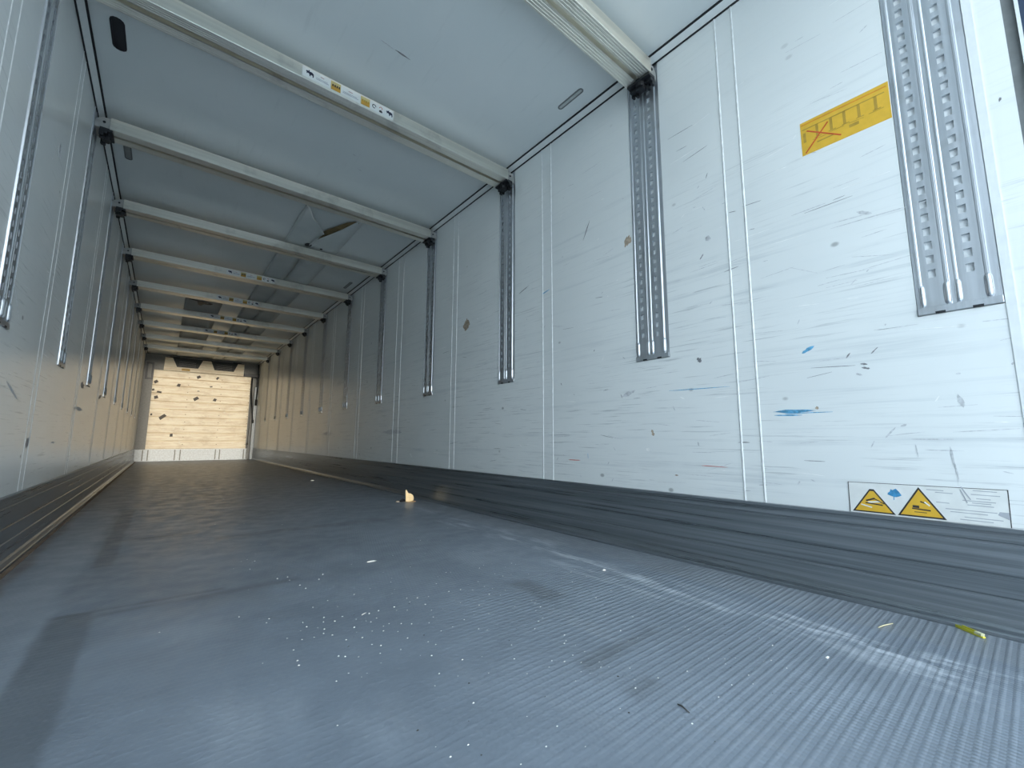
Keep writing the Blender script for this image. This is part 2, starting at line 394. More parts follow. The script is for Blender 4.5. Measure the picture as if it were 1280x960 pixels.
def make_rail():
    root = empty('deck_rail'); W = .194
    m = rail_parts()
    pl = MB()
    for f in m.f: pl.quad(*[(m.v[i][0]+.0076, m.v[i][1], m.v[i][2]) for i in f])
    pl.build('face_plate', RAILM, root)
    for c in (.0455, .1335):          # pale strip seen through the slots
        MB().box(.0035, .0047, c-W/2-.014, c-W/2+.014, .030, COVE_Z-.010-RAILB).build('backing_strip', BACKM, root)
    # bright raised ribs running over the plate
    for t0, t1 in ((.0110, .0150), (.0765, .0805), (.0980, .1018), (.1665, .1700)):
        zt = COVE_Z-.010-RAILB
        MB().prism([(t0, .0), (t0+.0008, .0012), (t1-.0008, .0012), (t1, .0)], lambda a, b, h: (b+.0172, a-W/2, h), .100, zt).build('rib', RIBM, root)
    for t, w in ((.0165, .016), (.0765, .020), (.1015, .018), (.168, .020)):
        z = .025; prof = []
        mm = MB(); secs = [(.026, .55), (.032, .9), (.040, 1), (.085, 1), (.095, .9), (.101, .55)]
        n = 7; base = 0
        for (zz, k) in secs:
            for j in range(n):
                a = PI*j/(n-1); mm.v.append((.012+.012*k*math.sin(a), t-W/2+w/2*k*math.cos(a), zz))
        for r_ in range(len(secs)-1):
            for j in range(n-1):
                mm.f.append((r_*n+j, r_*n+j+1, (r_+1)*n+j+1, (r_+1)*n+j))
        mm.f.append(tuple(range(n))); mm.f.append(tuple(range((len(secs)-1)*n, len(secs)*n)))
        mm.build('rib_end', RIBM, root, smooth=True)
    cap = MB().box(0, .020, -W/2, W/2, 0, .024).build('end_cap', RAILM, root, bevel=.002)
    for t in (.055, .140): MB().box(.012, .0208, t-W/2-.012, t-W/2+.012, -.0006, .006).build('notch', DARKM, cap)
    return root
proto = make_rail()
for k in range(0, 11):
    o = proto if k == 0 else copy_tree(proto)
    o.location = (R+REC-.0005, bay(k), RAILB); o.rotation_euler = (0, 0, PI)
    w = ORD[k+1]
    lab = 'wide silvery perforated deck rail touching the yellow placard' if k == 0 else 'grey perforated deck rail on the stickered wall, %s from the open doorway' % w
    tag(o, lab, 'rail', 'perforated rails on the stickered wall')
for k in range(1, 11):
    o = copy_tree(proto); o.location = (L-REC+.0005, bay(k)-.05, RAILB); o.rotation_euler = (0, 0, 0)
    tag(o, 'perforated rail on the wall opposite the stickers, %s from the doorway' % ORD[k+1], 'rail', 'perforated rails on the opposite wall')

# ------------------------------------------------------------------ roof beams
ZB, ZT, BD = 2.550, 2.632, .155
def make_beam():
    root = empty('roof_beam'); h = BD/2
    fl = []
    def flutes(a, b, n):
        out = []
        st = (b-a)/n
        for i in range(n):
            c = a+st*(i+.5); out += [(c-.0025, 0), (c-.001, .0015), (c+.001, .0015), (c+.0025, 0)]
        return out
    prof = [(-h+.003, 0)]+flutes(-h+.006, -.018, 4)+[(-.0125, 0), (-.0125, .034), (.0125, .034), (.0125, 0)]+flutes(.018, h-.006, 4)
    prof += [(h-.003, 0), (h, .003), (h, ZT-ZB-.003), (h-.003, ZT-ZB), (-h+.003, ZT-ZB), (-h, ZT-ZB-.003), (-h, .003)]
    m = MB(); m.prism(prof, lambda a, b, q: (q, a, b), -1.165, 1.165)
    m.build('beam_body', BEAMM, root)
    for s in (-1, 1):
        b = MB(); b.prism([(1.160, .008), (1.160, .078), (1.185, .080), (1.215, .074), (1.2385, .050), (1.2385, .0), (1.20, .004)], lambda a, q, y: (s*a, y, q), -.062, .062)
        br = b.build('end_bracket', CASTM, root, bevel=.003)
        for yy in (-.045, .045):
            MB().prism([(.008*math.cos(2*PI*j/8), .008*math.sin(2*PI*j/8)) for j in range(8)], lambda a, q, y: (s*(1.195)+a, y, .045+q), yy*1.42-.002, yy*1.42+.002).build('bolt', DARKM, br)
        l = MB()
        l.box(*sorted((s*1.150, s*1.212)), -.070, .070, -.012, .006)
        l.box(*sorted((s*1.165, s*1.205)), -.022, .022, -.050, -.010)
        l.prism([(.026*math.cos(2*PI*j/10), .026*math.sin(2*PI*j/10)) for j in range(10)], lambda a, q, y: (s*1.178+a, q, y), -.034, -.008)
        for yy in (-1, 1):
            l.box(*sorted((s*1.175, s*1.214)), *sorted((yy*.030, yy*.068)), -.030, -.010)
            l.box(*sorted((s*1.190, s*1.214)), *sorted((yy*.030, yy*.042)), -.056, -.026)
            l.box(*sorted((s*1.190, s*1.214)), *sorted((yy*.056, yy*.068)), -.048, -.026)
        lt = l.build('latch', DARKM, root, bevel=.002)
    return root
bproto = make_beam()
BEAM_Y = {}
for k in range(1, 11):
    o = bproto if k == 1 else copy_tree(bproto)
    BEAM_Y[k] = bay(k)-.03; o.location = (0, BEAM_Y[k], ZB)
    st = ' with a sticker strip' if k in (2, 5, 6, 7, 8) else ''
    tag(o, 'aluminium roof beam%s, %s from the open doorway' % (st, ORD[k]), 'beam', 'aluminium roof beams')

# sticker strips on the beam fronts
ELE = [(0, .62), (.10, .80), (.30, .78), (.38, .98), (.46, .96), (.44, .74), (.62, .80), (.85, .74), (.98, .58), (1.0, .20), (.97, 0), (.86, 0), (.86, .28), (.62, .30),
       (.60, .02), (.48, .02), (.44, .34), (.30, .44), (.20, .40), (.14, .26), (.10, .40), (.12, .54)]
def make_strip():
    root = empty('sticker_strip'); Wd, Ht = .532, .062
    def flat(name, poly, mat, par=root, z=.0006): return MB().prism(poly, lambda a, b, h: (a, -h, b), 0, z).build(name, mat, par)
    def rect(x0, x1, z0, z1): return [(x0, z0), (x1, z0), (x1, z1), (x0, z1)]
    flat('backing', rect(0, Wd, 0, Ht), WHITEP, root, .0006)
    for x in (.018, .484):
        flat('elephant_emblem', [(x+.042*a, .016+.036*b) for a, b in ELE], NAVY, root, .0012)
    for i, x in enumerate((.152, .325)):
        p = flat('pictogram', rect(x, x+.056, .004, .058), YELP, root, .0010)
        flat('pictogram_panel', rect(x+.004, x+.054, .005, .034), ORANGE, p, .0013)
        for j in range(4): flat('pictogram_bar', rect(x+.008+.012*j, x+.016+.012*j, .026, .040), YELD if i else BLKP, p, .0016)
    for x0, w in ((.072, .070), (.220, .092)):
        flat('print_line', rect(x0, x0+w, .018, .022), GREYP, root, .0010)
        flat('print_line', rect(x0, x0+w*.9, .026, .029), GREYP, root, .0010)
        flat('print_line', rect(x0+w*.35, x0+w*.62, .040, .046), plain('rose_print', (.62, .45, .43), .5) if x0 < .1 and 'rose_print' not in bpy.data.materials else bpy.data.materials['rose_print'], root, .0010)
    ring = MB(); n = 18
    for j in range(n-3):
        a, b = 2*PI*j/n, 2*PI*(j+1)/n
        ring.prism([(.408+.013*math.cos(a), .031+.013*math.sin(a)), (.408+.013*math.cos(b), .031+.013*math.sin(b)), (.408+.008*math.cos(b), .031+.008*math.sin(b)), (.408+.008*math.cos(a), .031+.008*math.sin(a))], lambda p, q, h: (p, -h, q), 0, .0011)
    ring.build('ring_symbol', BLKP, root)
    hook = MB()
    for j in range(9):
        a, b = PI*1.05-PI*1.3*j/9, PI*1.05-PI*1.3*(j+1)/9
        hook.prism([(.450+.010*math.cos(a), .038+.010*math.sin(a)), (.450+.010*math.cos(b), .038+.010*math.sin(b)), (.450+.007*math.cos(b), .038+.007*math.sin(b)), (.450+.007*math.cos(a), .038+.007*math.sin(a))], lambda p, q, h: (p, -h, q), 0, .0011)
    hook.build('hook_symbol', REDP, root)
    flat('lock_symbol', [(.441, .010), (.459, .010), (.461, .018), (.455, .025), (.445, .025), (.439, .018)], BLKP, root, .0011)
    return root
sproto = make_strip()
for i, k in enumerate((2, 5, 6, 7, 8)):
    o = sproto if i == 0 else copy_tree(sproto)
    o.location = (-.300, BEAM_Y[k]-BD/2-.0001, ZB+.011)
    tag(o, 'white strip of logos and yellow pictograms on the %s roof beam from the doorway' % ORD[k], 'sticker', 'sticker strips on the roof beams')

# ------------------------------------------------------------------ recessed roof lamps
def stadium(l, w, n=7):
    p = []
    for s, c in ((1, l/2-w/2), (-1, -l/2+w/2)):
        for j in range(n):
            a = -PI/2+PI*j/(n-1)
            p.append((s*(w/2*math.cos(a)), 0) and (s*w/2*math.sin(a)*-1 if False else w/2*math.sin(a)*s, c+s*w/2*math.cos(a)))
    return p
LENSP = plain('lamp_lens_pale', (.50, .52, .50), .3); LENSD = plain('lamp_recess_black', (.008, .008, .014), .3); LENSG = plain('lamp_lens_grey', (.24, .25, .25), .35); RIMG = plain('lamp_rim_grey', (.16, .17, .17), .45)
def lamp(x, y, l, w, lens, rim, lab):
    root = empty('roof_lamp', (x, y, H)); po, pi = stadium(l, w), stadium(l-.016, w-.016)
    m = MB(); n = len(po)
    for j in range(n):
        a, b, c, d = po[j], po[(j+1) % n], pi[(j+1) % n], pi[j]
        m.quad((*a, -.004), (*b, -.004), (*c, -.004), (*d, -.004)); m.quad((*a, .001), (*b, .001), (*b, -.004), (*a, -.004)); m.quad((*d, -.004), (*c, -.004), (*c, -.0005), (*d, -.0005))
    m.build('rim', rim, root)
    MB().prism(stadium(l-.015, w-.015), lambda a, b, h: (a, b, h), -.0022, .0).build('lens', lens, root)
    return tag(root, lab, 'lamp', 'recessed roof lamps')
lamp(1.083, 1.652, .205, .036, LENSP, RIMG, 'pale slot-shaped roof lamp between the first and second roof beams')
lamp(-1.092, 2.880, .240, .060, LENSD, LENSD, 'black slot-shaped roof opening between the second and third roof beams')
lamp(-1.112, 4.105, .220, .045, LENSG, RIMG, 'grey slot-shaped roof lamp between the third and fourth roof beams')
lamp(1.095, 5.88, .300, .040, LENSG, RIMG, 'grey slot-shaped roof lamp between the fourth and fifth roof beams')

# ------------------------------------------------------------------ fabric air ducts above the beams
def duct(name, x0, x1, front, y1, mat, zlow, lab, flush=False):
    """front: list of (fraction across, y, droop) along the mouth"""
    root = empty(name, ((x0+x1)/2, front[0][1], H)); ox, oy = (x0+x1)/2, front[0][1]
    m = MB(); ny = 60; nx = len(front)
    for j in range(ny+1):
        for i, (fx, yf, dr) in enumerate(front):
            k = j/ny; y = yf+(y1-yf)*k**1.35
            sag = .006*math.sin(PI*fx)*(1-math.cos((y)*2*PI/1.2295)) + dr*max(0, 1-k*9)
            m.v.append((x0+(x1-x0)*fx-ox, y-oy, zlow-sag-H+((H-.0045-zlow)*max(0, (fx-.55)/.45)*max(0, 1-(y-3.9)/1.2) if flush else 0)))
    for j in range(ny):
        for i in range(nx-1):
            a = j*nx+i; m.f.append((a, a+1, a+nx+1, a+nx))
    o = m.build('lower_sheet', mat, root, smooth=True)
    sm = o.modifiers.new('thickness', 'SOLIDIFY'); sm.thickness = .003; sm.offset = 1
    for (fx, yf, dr), xx in ((front[0], x0), (front[-1], x1)):
        if flush and xx == x1: yf = 4.75
        MB().box(xx-.003-ox, xx+.003-ox, yf-oy, y1-oy, zlow-H, -.001).build('side_wall', mat, root)
    return tag(root, lab, 'air duct', 'fabric air ducts under the roof'), (ox, oy)
dr, (ox, oy) = duct('air_duct', .11, .635, [(0, 3.98, 0), (.05, 3.99, .004), (.18, 4.13, .018), (.33, 4.22, .03), (.46, 4.30, .060), (.43, 4.50, .034), (.40, 4.72, .006), (.60, 4.42, .002), (.75, 4.22, .0), (.88, 4.02, .0), (1, 3.98, 0)],
              13.6, FABR, 2.662, 'pale fabric air duct with a torn mouth under the roof', True)
MB().prism([(.32+.034*math.cos(2*PI*j/14), 4.80+.045*math.sin(2*PI*j/14)) for j in range(14)], lambda a, b, h: (a-ox, b-oy, h-H), 2.650, 2.6535).build('vent_hole_disc', RUBBER, dr)  # dark disc drawn in place of a vent hole, sheet left uncut
MB().prism([(.46+.014*math.cos(2*PI*j/10), 4.83+.016*math.sin(2*PI*j/10)) for j in range(10)], lambda a, b, h: (a-ox, b-oy, h-H), 2.652, 2.656).build('vent_hole_disc', RUBBER, dr)  # smaller vent hole, again only a dark disc
MB().prism([(.325, 4.70), (.355, 4.48), (.42, 4.30), (.50, 4.10), (.56, 4.02), (.60, 4.03), (.55, 4.25), (.47, 4.50), (.40, 4.66)], lambda a, b, h: (a-ox, b-oy, h-H), 2.676, 2.678).build('mouth_shade', MOUTH_SHADE, dr)  # brown sheet in the notch, painting the shade inside the opening
dl, (ox, oy) = duct('air_duct', -.64, -.18, [(0, 7.70, 0), (.2, 7.75, .01), (.4, 7.86, .02), (.6, 7.84, .03), (.8, 7.74, .01), (1, 7.70, 0)], 13.6, FABL, 2.664, 'dark grey fabric air duct with a ragged black mouth under the roof')
MB().prism([(-.60, 7.80), (-.50, 7.86), (-.48, 8.05), (-.44, 8.08), (-.41, 7.98), (-.33, 7.96), (-.30, 7.90), (-.46, 7.84)], lambda a, b, h: (a-ox, b-oy, h-H), 2.628, 2.634).build('torn_flap', RUBBER, dl)

# ------------------------------------------------------------------ bulkhead
bh = tag(empty('bulkhead', (0, YE, 0)), 'cream boarded bulkhead with dark patches at the closed end', 'bulkhead')
nb = 10; z0, z1 = .302, 2.27; st = (z1-z0)/nb
bm_ = MB(); bm_.prism([(-.010, .006), (0, .014), (0, st-.014), (-.010, st-.006), (-.05, st-.006), (-.05, .006)], lambda a, b, h: (h, -a, b), -1.04, 1.045)
bme = bm_.mesh('board'); bme.materials.append(CREAM)
for i in range(nb): inst(bme, 'board', bh, (0, 0, z0+i*st))
MB().box(-1.04, 1.05, .045, .075, z0, z1).build('backing_panel', CREAM, bh)
hd = MB().prism([(-.86, 2.275), (.855, 2.275), (.86, 2.45), (.86, 2.60), (.71, 2.60), (.625, 2.375), (.19, 2.375), (.105, 2.60), (-.075, 2.60), (-.165, 2.375), (-.60, 2.375), (-.70, 2.60), (-.85, 2.60)], lambda a, b, h: (a, h, b), .0, .035).build('header_panel', CREAM, bh)
MB().box(-.50, -.33, -.004, .0, 2.29, 2.345).build('name_plate', YELD, hd)
bs = MB().box(-1.235, 1.095, .0, .074, .004, .292).build('base_panel', CREAMD, bh)
for a, b in ((-1.09, -.97), (-.475, -.345), (.365, .48), (1.0, 1.09)):
    MB().box(a, a+.022, -.014, 0, .02, .28).build('bracket', GREYC, bs); MB().box(b-.022, b, -.014, 0, .02, .28).build('bracket', GREYC, bs)
MB().box(-1.04, 1.05, -.006, .02, .292, .304).build('base_lip', WHITEP, bh)
PATCH = plain('tape_patch_dark', (.075, .065, .055), .6)
for (u, v, w, h, a) in ((195, 477, .085, .07, .6), (223.5, 481.5, .07, .08, -.3), (248.5, 471.5, .09, .07, .5), (272, 473, .08, .05, .9), (199, 490, .10, .05, -.2), (195, 496.5, .08, .08, .3), (245, 498.5, .12, .08, .6), (268.5, 500, .07, .08, -.4),
                        (203, 521, .16, .08, .7), (214, 544, .06, .08, 0), (191.5, 487, .05, .05, .3), (189, 518, .04, .05, 0), (264, 483.5, .06, .03, .2), (248, 489, .05, .02, 0), (309, 555, .04, .06, 0)):
    p = pix(u, v, 1, YE-.003); ca, sa = math.cos(a), math.sin(a)
    poly = [(p.x+ca*q-sa*r_, p.z+sa*q+ca*r_) for q, r_ in ((-w/2, -h/2), (w/2, -h/2*.8), (w/2*.9, h/2), (-w/2*.8, h/2*.9))]
    MB().prism(poly, lambda q, r_, h_: (q, h_-YE, r_), YE-.003, YE+.001).build('dark_patch', PATCH, bh)
RIV = plain('rivet_rust', (.40, .28, .16), .6)
for x in (-.33, .38, 1.03):
    for i in range(10):
        MB().prism([(x+.012*math.cos(2*PI*j/6), .41+i*.19+.012*math.sin(2*PI*j/6)) for j in range(6)], lambda a, b, h: (a, h, b), -.003, .001).build('rivet', RIV, bh)
cu = tag(empty('cooling_unit', (0, YE+.077, 2.3)), 'dark cooling unit housing behind the notched bulkhead top', 'cooling unit')
MB().box(-.84, .85, .02, .09, 0, .33).build('housing', plain('evaporator_dark', (.035, .04, .042), .5), cu)
for a, b in ((-.58, -.20), (.22, .60)):
    g = MB().box(a, b, .008, .02, .10, .27).build('outlet_grille', plain('grille_dark', (.018, .02, .02), .5), cu)
    for i in range(5): MB().box(a+.01, b-.01, .002, .009, .115+i*.032, .122+i*.032).build('slat', GREYC, g)
for x in (-.66, .03, .70):
    MB().box(x-.10, x+.10, .0, .02, .30, .34).build('hanger', DARKM, cu, bevel=.004)
df = tag(empty('document_frame', (-1.125, YF-.0, 2.03)), 'dark rimmed upright frame on the front wall beside the bulkhead', 'frame')
for bx in ((-.078, -.036, 0, .43), (.036, .078, 0, .43)): MB().box(bx[0], bx[1], -.05, 0, bx[2], bx[3]).build('frame_side', DARKM, df)
for bz in (0, .39): MB().box(-.036, .036, -.05, 0, bz, bz+.04).build('frame_rail', DARKM, df)
MB().box(-.036, .036, -.03, 0, .04, .39).build('panel', GREYC, df)
cp = tag(empty('corner_post', (1.192, YE+.02, 0)), 'white corner post between the bulkhead and the stickered wall', 'post')
MB().box(-.03, .045, 0, .12, .004, 2.0).build('post', CREAMD, cp, bevel=.006)
MB().box(-.09, -.035, .06, .12, .004, 2.25).build('channel', GREYC, cp, bevel=.004)
hs = tag(empty('cable', (1.2, YE-.06, 1.5)), 'thick dark cable hanging in the corner beside the bulkhead', 'cable')
MB().tube([(.0, .015, 1.14), (.005, 0, .9), (.012, -.004, .6), (.008, -.01, .3), (.0, -.012, .12)], .013).build('sheath', RUBBER, hs, smooth=True)
MB().tube([(0, -.012, .14), (0, -.012, -.02)], .024).build('plug', DARKM, hs, smooth=True)
h2 = tag(empty('drain_hose', (1.12, YE-.01, 1.0)), 'thin black hose hanging from the bar on the bulkhead edge', 'hose')
MB().tube([(-.05, 0, 1.24), (-.04, -.01, .9), (-.01, -.016, .55), (.02, -.016, .25), (.05, -.012, .03)], .012).build('tube', RUBBER, h2, smooth=True)
MB().tube([(.045, -.0125, .08), (.052, -.012, -.01)], .02).build('hose_end', DARKM, h2, smooth=True)
cb = tag(empty('cross_bar', (1.03, YE-.01, 2.29)), 'short dark bar joining the bulkhead top to the wall', 'bar')
MB().box(-.16, .205, -.03, .0, -.02, .06).build('bar', DARKM, cb, bevel=.003); MB().box(.17, .205, -.035, .0, -.03, .08).build('bar_foot', DARKM, cb, bevel=.003)

# ------------------------------------------------------------------ stickers on the wall
def wpoly(name, pts, mat, par, d0, d1):
    """flat shape on the stickered wall; pts are (y, z) seen with y growing into the trailer"""
    return MB().prism(pts, lambda a, b, h: (R-h, a, b), d0, d1).build(name, mat, par)
def wrect(y0, y1, z0, z1): return [(y0, z0), (y1, z0), (y1, z1), (y0, z1)]
def wbar(name, a, b, w, mat, par, d1, d0=0):
    ax, az = a; bx, bz = b; ln = math.hypot(bx-ax, bz-az); nx, nz = -(bz-az)/ln*w/2, (bx-ax)/ln*w/2
    return wpoly(name, [(ax+nx, az+nz), (bx+nx, bz+nz), (bx-nx, bz-nz), (ax-nx, az-nz)], mat, par, d0, d1)
yp = tag(empty('placard'), 'yellow placard with load diagram and red cross beside the widest rail', 'sticker')
wpoly('backing', wrect(.222, .504, 1.735, 1.882), YEL, yp, 0, .0008)
ORR = plain('orange_line', (.70, .27, .02), .5)
wbar('top_line', (.228, 1.866), (.500, 1.870), .005, ORR, yp, .0011)
wbar('rail_line', (.235, 1.846), (.498, 1.848), .004, YELD, yp, .0012)
for y in (.262, .312, .357, .400, .447): wbar('pillar', (y, 1.847), (y, 1.793), .009, YELD, yp, .0012)
for y in (.262, .312, .357, .400, .447): wbar('pillar_foot', (y-.014, 1.793), (y+.010, 1.793), .003, YELD, yp, .0012)
wbar('cross_stroke', (.482, 1.838), (.372, 1.755), .005, REDP, yp, .0014); wbar('cross_stroke', (.410, 1.836), (.492, 1.742), .005, REDP, yp, .0015)
wbar('print_block', (.491, 1.832), (.491, 1.790), .009, YELD, yp, .0012)
wpoly('print_block', wrect(.315, .345, 1.768, 1.780), YELD, yp, 0, .0012); wpoly('print_block', wrect(.395, .45, 1.768, 1.773), YELD, yp, 0, .0011)
for k in range(4): wbar('base_line', (.24+k*.06, 1.788-.004*(k % 2)), (.285+k*.06, 1.788), .002, YELD, yp, .0011)

ws_ = tag(empty('warning_label'), 'white label with two yellow warning triangles above the kick plate', 'sticker')
wpoly('backing', wrect(.074, .457, KICK+.001, .416), WHITEP, ws_, 0, .0006)
wbar('border_line', (.072, .418), (.458, .414), .0016, BLKP, ws_, .0009); wbar('border_line', (.457, .414), (.459, KICK+.001), .0022, BLKP, ws_, .0009); wbar('border_line', (.073, .419), (.076, KICK+.001), .0022, BLKP, ws_, .0009)
def tri(c, w, b, h, cut=1.0):
    def shape(k):
        cz = b+h*.36; t = cut
        pts = [(c-w/2, b), (c+w/2, b)]
        pts += [(c, b+h)] if t >= 1 else [(c+w/2*(1-t), b+h*t), (c-w/2*(1-t), b+h*t)]
        return [(c+(y-c)*k, cz+(z-cz)*k) for y, z in pts]
    t = wpoly('triangle', shape(1.0), BLKP, ws_, 0, .0010)
    wpoly('triangle_face', shape(.86), YEL, t, 0, .0013)
    return t
t1 = tri(.392, .118, .3120, .090, .90); t2 = tri(.269, .118, .3125, .098)
wbar('pictogram_stroke', (.410, .352), (.385, .362), .005, BLKP, t1, .0016); wbar('pictogram_stroke', (.412, .345), (.365, .340), .004, BLKP, t1, .0016); wbar('pictogram_stroke', (.385, .360), (.360, .345), .003, BLKP, t1, .0016)
wbar('worn_streak', (.425, .338), (.395, .330), .004, WHITEP, t1, .0017); wbar('worn_streak', (.405, .347), (.370, .352), .005, WHITEP, t1, .0015)
wbar('pictogram_stroke', (.290, .340), (.245, .337), .004, BLKP, t2, .0016); wbar('pictogram_stroke', (.288, .347), (.272, .346), .008, BLKP, t2, .0016); wbar('pictogram_stroke', (.268, .364), (.250, .357), .004, BLKP, t2, .0016); wbar('pictogram_stroke', (.285, .329), (.255, .329), .002, BLKP, t2, .0016)
wbar('worn_streak', (.258, .364), (.246, .352), .004, WHITEP, t2, .0017)
blob = [(.331+.017*math.cos(2*PI*j/14)*(1+.25*math.sin(5*j)), .385+.013*math.sin(2*PI*j/14)*(1+.25*math.cos(3*j))) for j in range(14)]
wpoly('blue_stain', blob, BLUEP, ws_, 0, .0010); wbar('blue_stain', (.333, .374), (.334, .362), .002, BLUEP, ws_, .0010)
for y0, y1, z in ((.090, .150, .398), (.095, .145, .410), (.100, .170, .378), (.110, .140, .386), (.105, .160, .365), (.110, .150, .372), (.100, .210, .348), (.12, .20, .340), (.09, .17, .327), (.11, .18, .319), (.21, .25, .404), (.19, .23, .397), (.20, .23, .366)):
    wbar('print_line', (y0, z), (y1, z+.0008), .0022, GREYP, ws_, .0009)
wbar('scratch', (.170, .420), (.152, .382), .003, GREYP, ws_, .0012); wbar('scratch', (.172, .412), (.160, .372), .003, GREYP, ws_, .0012)
wpoly('dark_corner', [(.076, .352), (.095, .352), (.099, .343), (.088, .337), (.076, .330)], GREYP, ws_, 0, .0012)

# ------------------------------------------------------------------ paint marks and scuffs on the walls
def sliver(cy, cz, ln, w, ang, n=6):
    a, b = [], []
    for i in range(n+1):
        k = i/n; t = (k-.5)*ln; hw = w/2*math.sin(PI*min(1, max(0, k)))**.6*random.uniform(.6, 1.2)+.0004
        a.append((t, hw+random.uniform(-.1, .1)*w)); b.append((t, -hw+random.uniform(-.1, .1)*w))
    c, s = math.cos(ang), math.sin(ang)
    return [(cy+c*p-s*q, cz+s*p+c*q) for p, q in a+b[::-1]]
MARK_B = plain('mark_blue', (.13, .40, .62), .5, 0, .3, 80); MARK_K = plain('mark_black', (.24, .24, .25), .5, 0, .3, 80); MARK_R = plain('mark_red', (.62, .20, .17), .5); MARK_W = plain('mark_white', (.88, .88, .86), .4)
MARK_G = plain('mark_grey', (.60, .61, .62), .5, 0, .2, 80); MARK_T = plain('mark_tan', (.40, .32, .24), .6, 0, .3, 60)
def mark(name, u, v, ln, w, ang, mat, wall=wr, n=6):
    p = pix(u, v, 0, R if wall is wr else L)
    s = 1 if wall is wr else -1
    pts = sliver(p.y, p.z, ln, w, ang, n)
    x0 = R if wall is wr else L
    return MB().prism(pts, lambda a, b, h: (x0-s*h, a, b), 0, .0005).build(name, mat, wall)
for i, (u, v, ln, w, a, m_) in enumerate(((992, 514, .15, .016, .0, MARK_B), (985, 519, .10, .006, .03, MARK_B), (1010, 516, .16, .003, 0, MARK_B), (1021, 510, .012, .012, 0, MARK_T), (1201, 501, .045, .012, 1.35, MARK_G), (583, 406, .11, .10, 0, MARK_T),
        (785, 301, .05, .06, .5, MARK_T), (733, 288, .13, .006, -1.1, MARK_K), (786, 492, .09, .02, -.3, MARK_G), (816, 541, .035, .014, 1.3, MARK_T), (810, 562, .02, .02, 0, MARK_W), (893, 583, .12, .004, .02, MARK_R), (718, 575, .10, .005, .0, MARK_R),
        (1113, 541, .05, .006, -.9, MARK_G), (1191, 573, .075, .006, 1.5, MARK_G), (1196, 590, .06, .005, 1.5, MARK_G), (1146, 563, .045, .004, 1.5, MARK_G), (1165, 549, .10, .002, 0, MARK_G), (1180, 563, .09, .002, .02, MARK_G),
        (1012, 191, .05, .004, .4, MARK_G), (1080, 266, .05, .012, .5, MARK_G), (1082, 460, .025, .008, .3, MARK_K), (1080, 455, .022, .006, .2, MARK_K), (1074, 468, .02, .007, .4, MARK_G), (1093, 438, .03, .003, -.8, MARK_K), (1010, 437, .05, .012, -.5, MARK_B),
        (1100, 268, .30, .003, .03, MARK_G), (1010, 262, .12, .003, -.02, MARK_G), (885, 298, .03, .03, .5, MARK_G), (874, 450, .03, .02, .8, MARK_K), (682, 365, .08, .008, -.2, MARK_B), (655, 362, .12, .006, -.3, MARK_K), (490, 540, .55, .05, 0, MARK_G), (410, 542, .55, .05, 0, MARK_G),
        (1250, 124, .006, .012, .2, MARK_K), (872, 486, .30, .003, .02, MARK_B), (1060, 672, .001, .001, 0, MARK_K), (930, 553, .05, .003, 0, MARK_K), (873, 555, .02, .006, 1.4, MARK_G), (735, 570, .03, .002, 1.5, MARK_B), (846, 594, .02, .005, 0, MARK_T))):
    if u == 1060: continue
    mark('paint_mark', u, v, ln, w, a, m_, n=9 if w > .03 else 6)
for (u, v, ln, w, a, m_) in ((34, 553, .06, .06, .3, MARK_K), (75, 190, .05, .09, .2, MARK_G), (66, 553, .12, .015, 0, MARK_G), (103, 482, .16, .06, 0, MARK_K), (125, 496, .2, .05, .2, MARK_K), (15, 488, .20, .02, -.3, MARK_G), (20, 370, .25, .008, -.7, MARK_G), (98, 511, .4, .03, 0, MARK_G)):
    mark('paint_mark', u, v, ln, w, a, m_, wl)
def scuffs(wall, n, mat, name):
    m = MB(); x0 = R if wall is wr else L; s = 1 if wall is wr else -1
    for _ in range(n):
        y = random.uniform(.0, 1)**1.7*9+.02; z = .34+random.random()**1.3*2.0
        if any(abs(y-bay(k)) < .14 for k in range(11)) and z > .96: continue
        if y < .5 and (z < .44 or 1.70 < z < 1.92): continue
        if random.random() < .72: ln, w, a = random.uniform(.02, .16), random.uniform(.0008, .0024), random.gauss(.0, .12)
        else: ln, w, a = random.uniform(.008, .03), random.uniform(.002, .006), random.uniform(-1.2, 1.2)
        m.prism(sliver(y, z, ln, w, a, 4), lambda p, q, h: (x0-s*h, p, q), 0, .0004)
    o = m.build(name, mat, wall); o['kind'] = 'stuff'; return o
scuffs(wr, 330, MARK_G, 'scuff_marks'); scuffs(wr, 70, MARK_K, 'dark_scuff_marks'); scuffs(wr, 160, MARK_W, 'pale_scuff_marks'); scuffs(wl, 140, MARK_G, 'scuff_marks')
# scratches on the roof
def rmark(u0_, v0, u1, v1, w):
    a, b = pix(u0_, v0, 2, H), pix(u1, v1, 2, H); d = (b-a); ln = d.length; ang = math.atan2(d.y, d.x); c = (a+b)/2
    MB().prism(sliver(c.x, c.y, ln, w, ang), lambda p, q, h: (p, q, H-h), 0, .0006).build('scratch', MARK_G if w < .008 else MARK_K, ceil)
rmark(475, 49, 493, 62, .006); rmark(494, 62, 513, 75, .010); rmark(440, 192, 447, 196, .006); rmark(446, 210, 452, 214, .007)

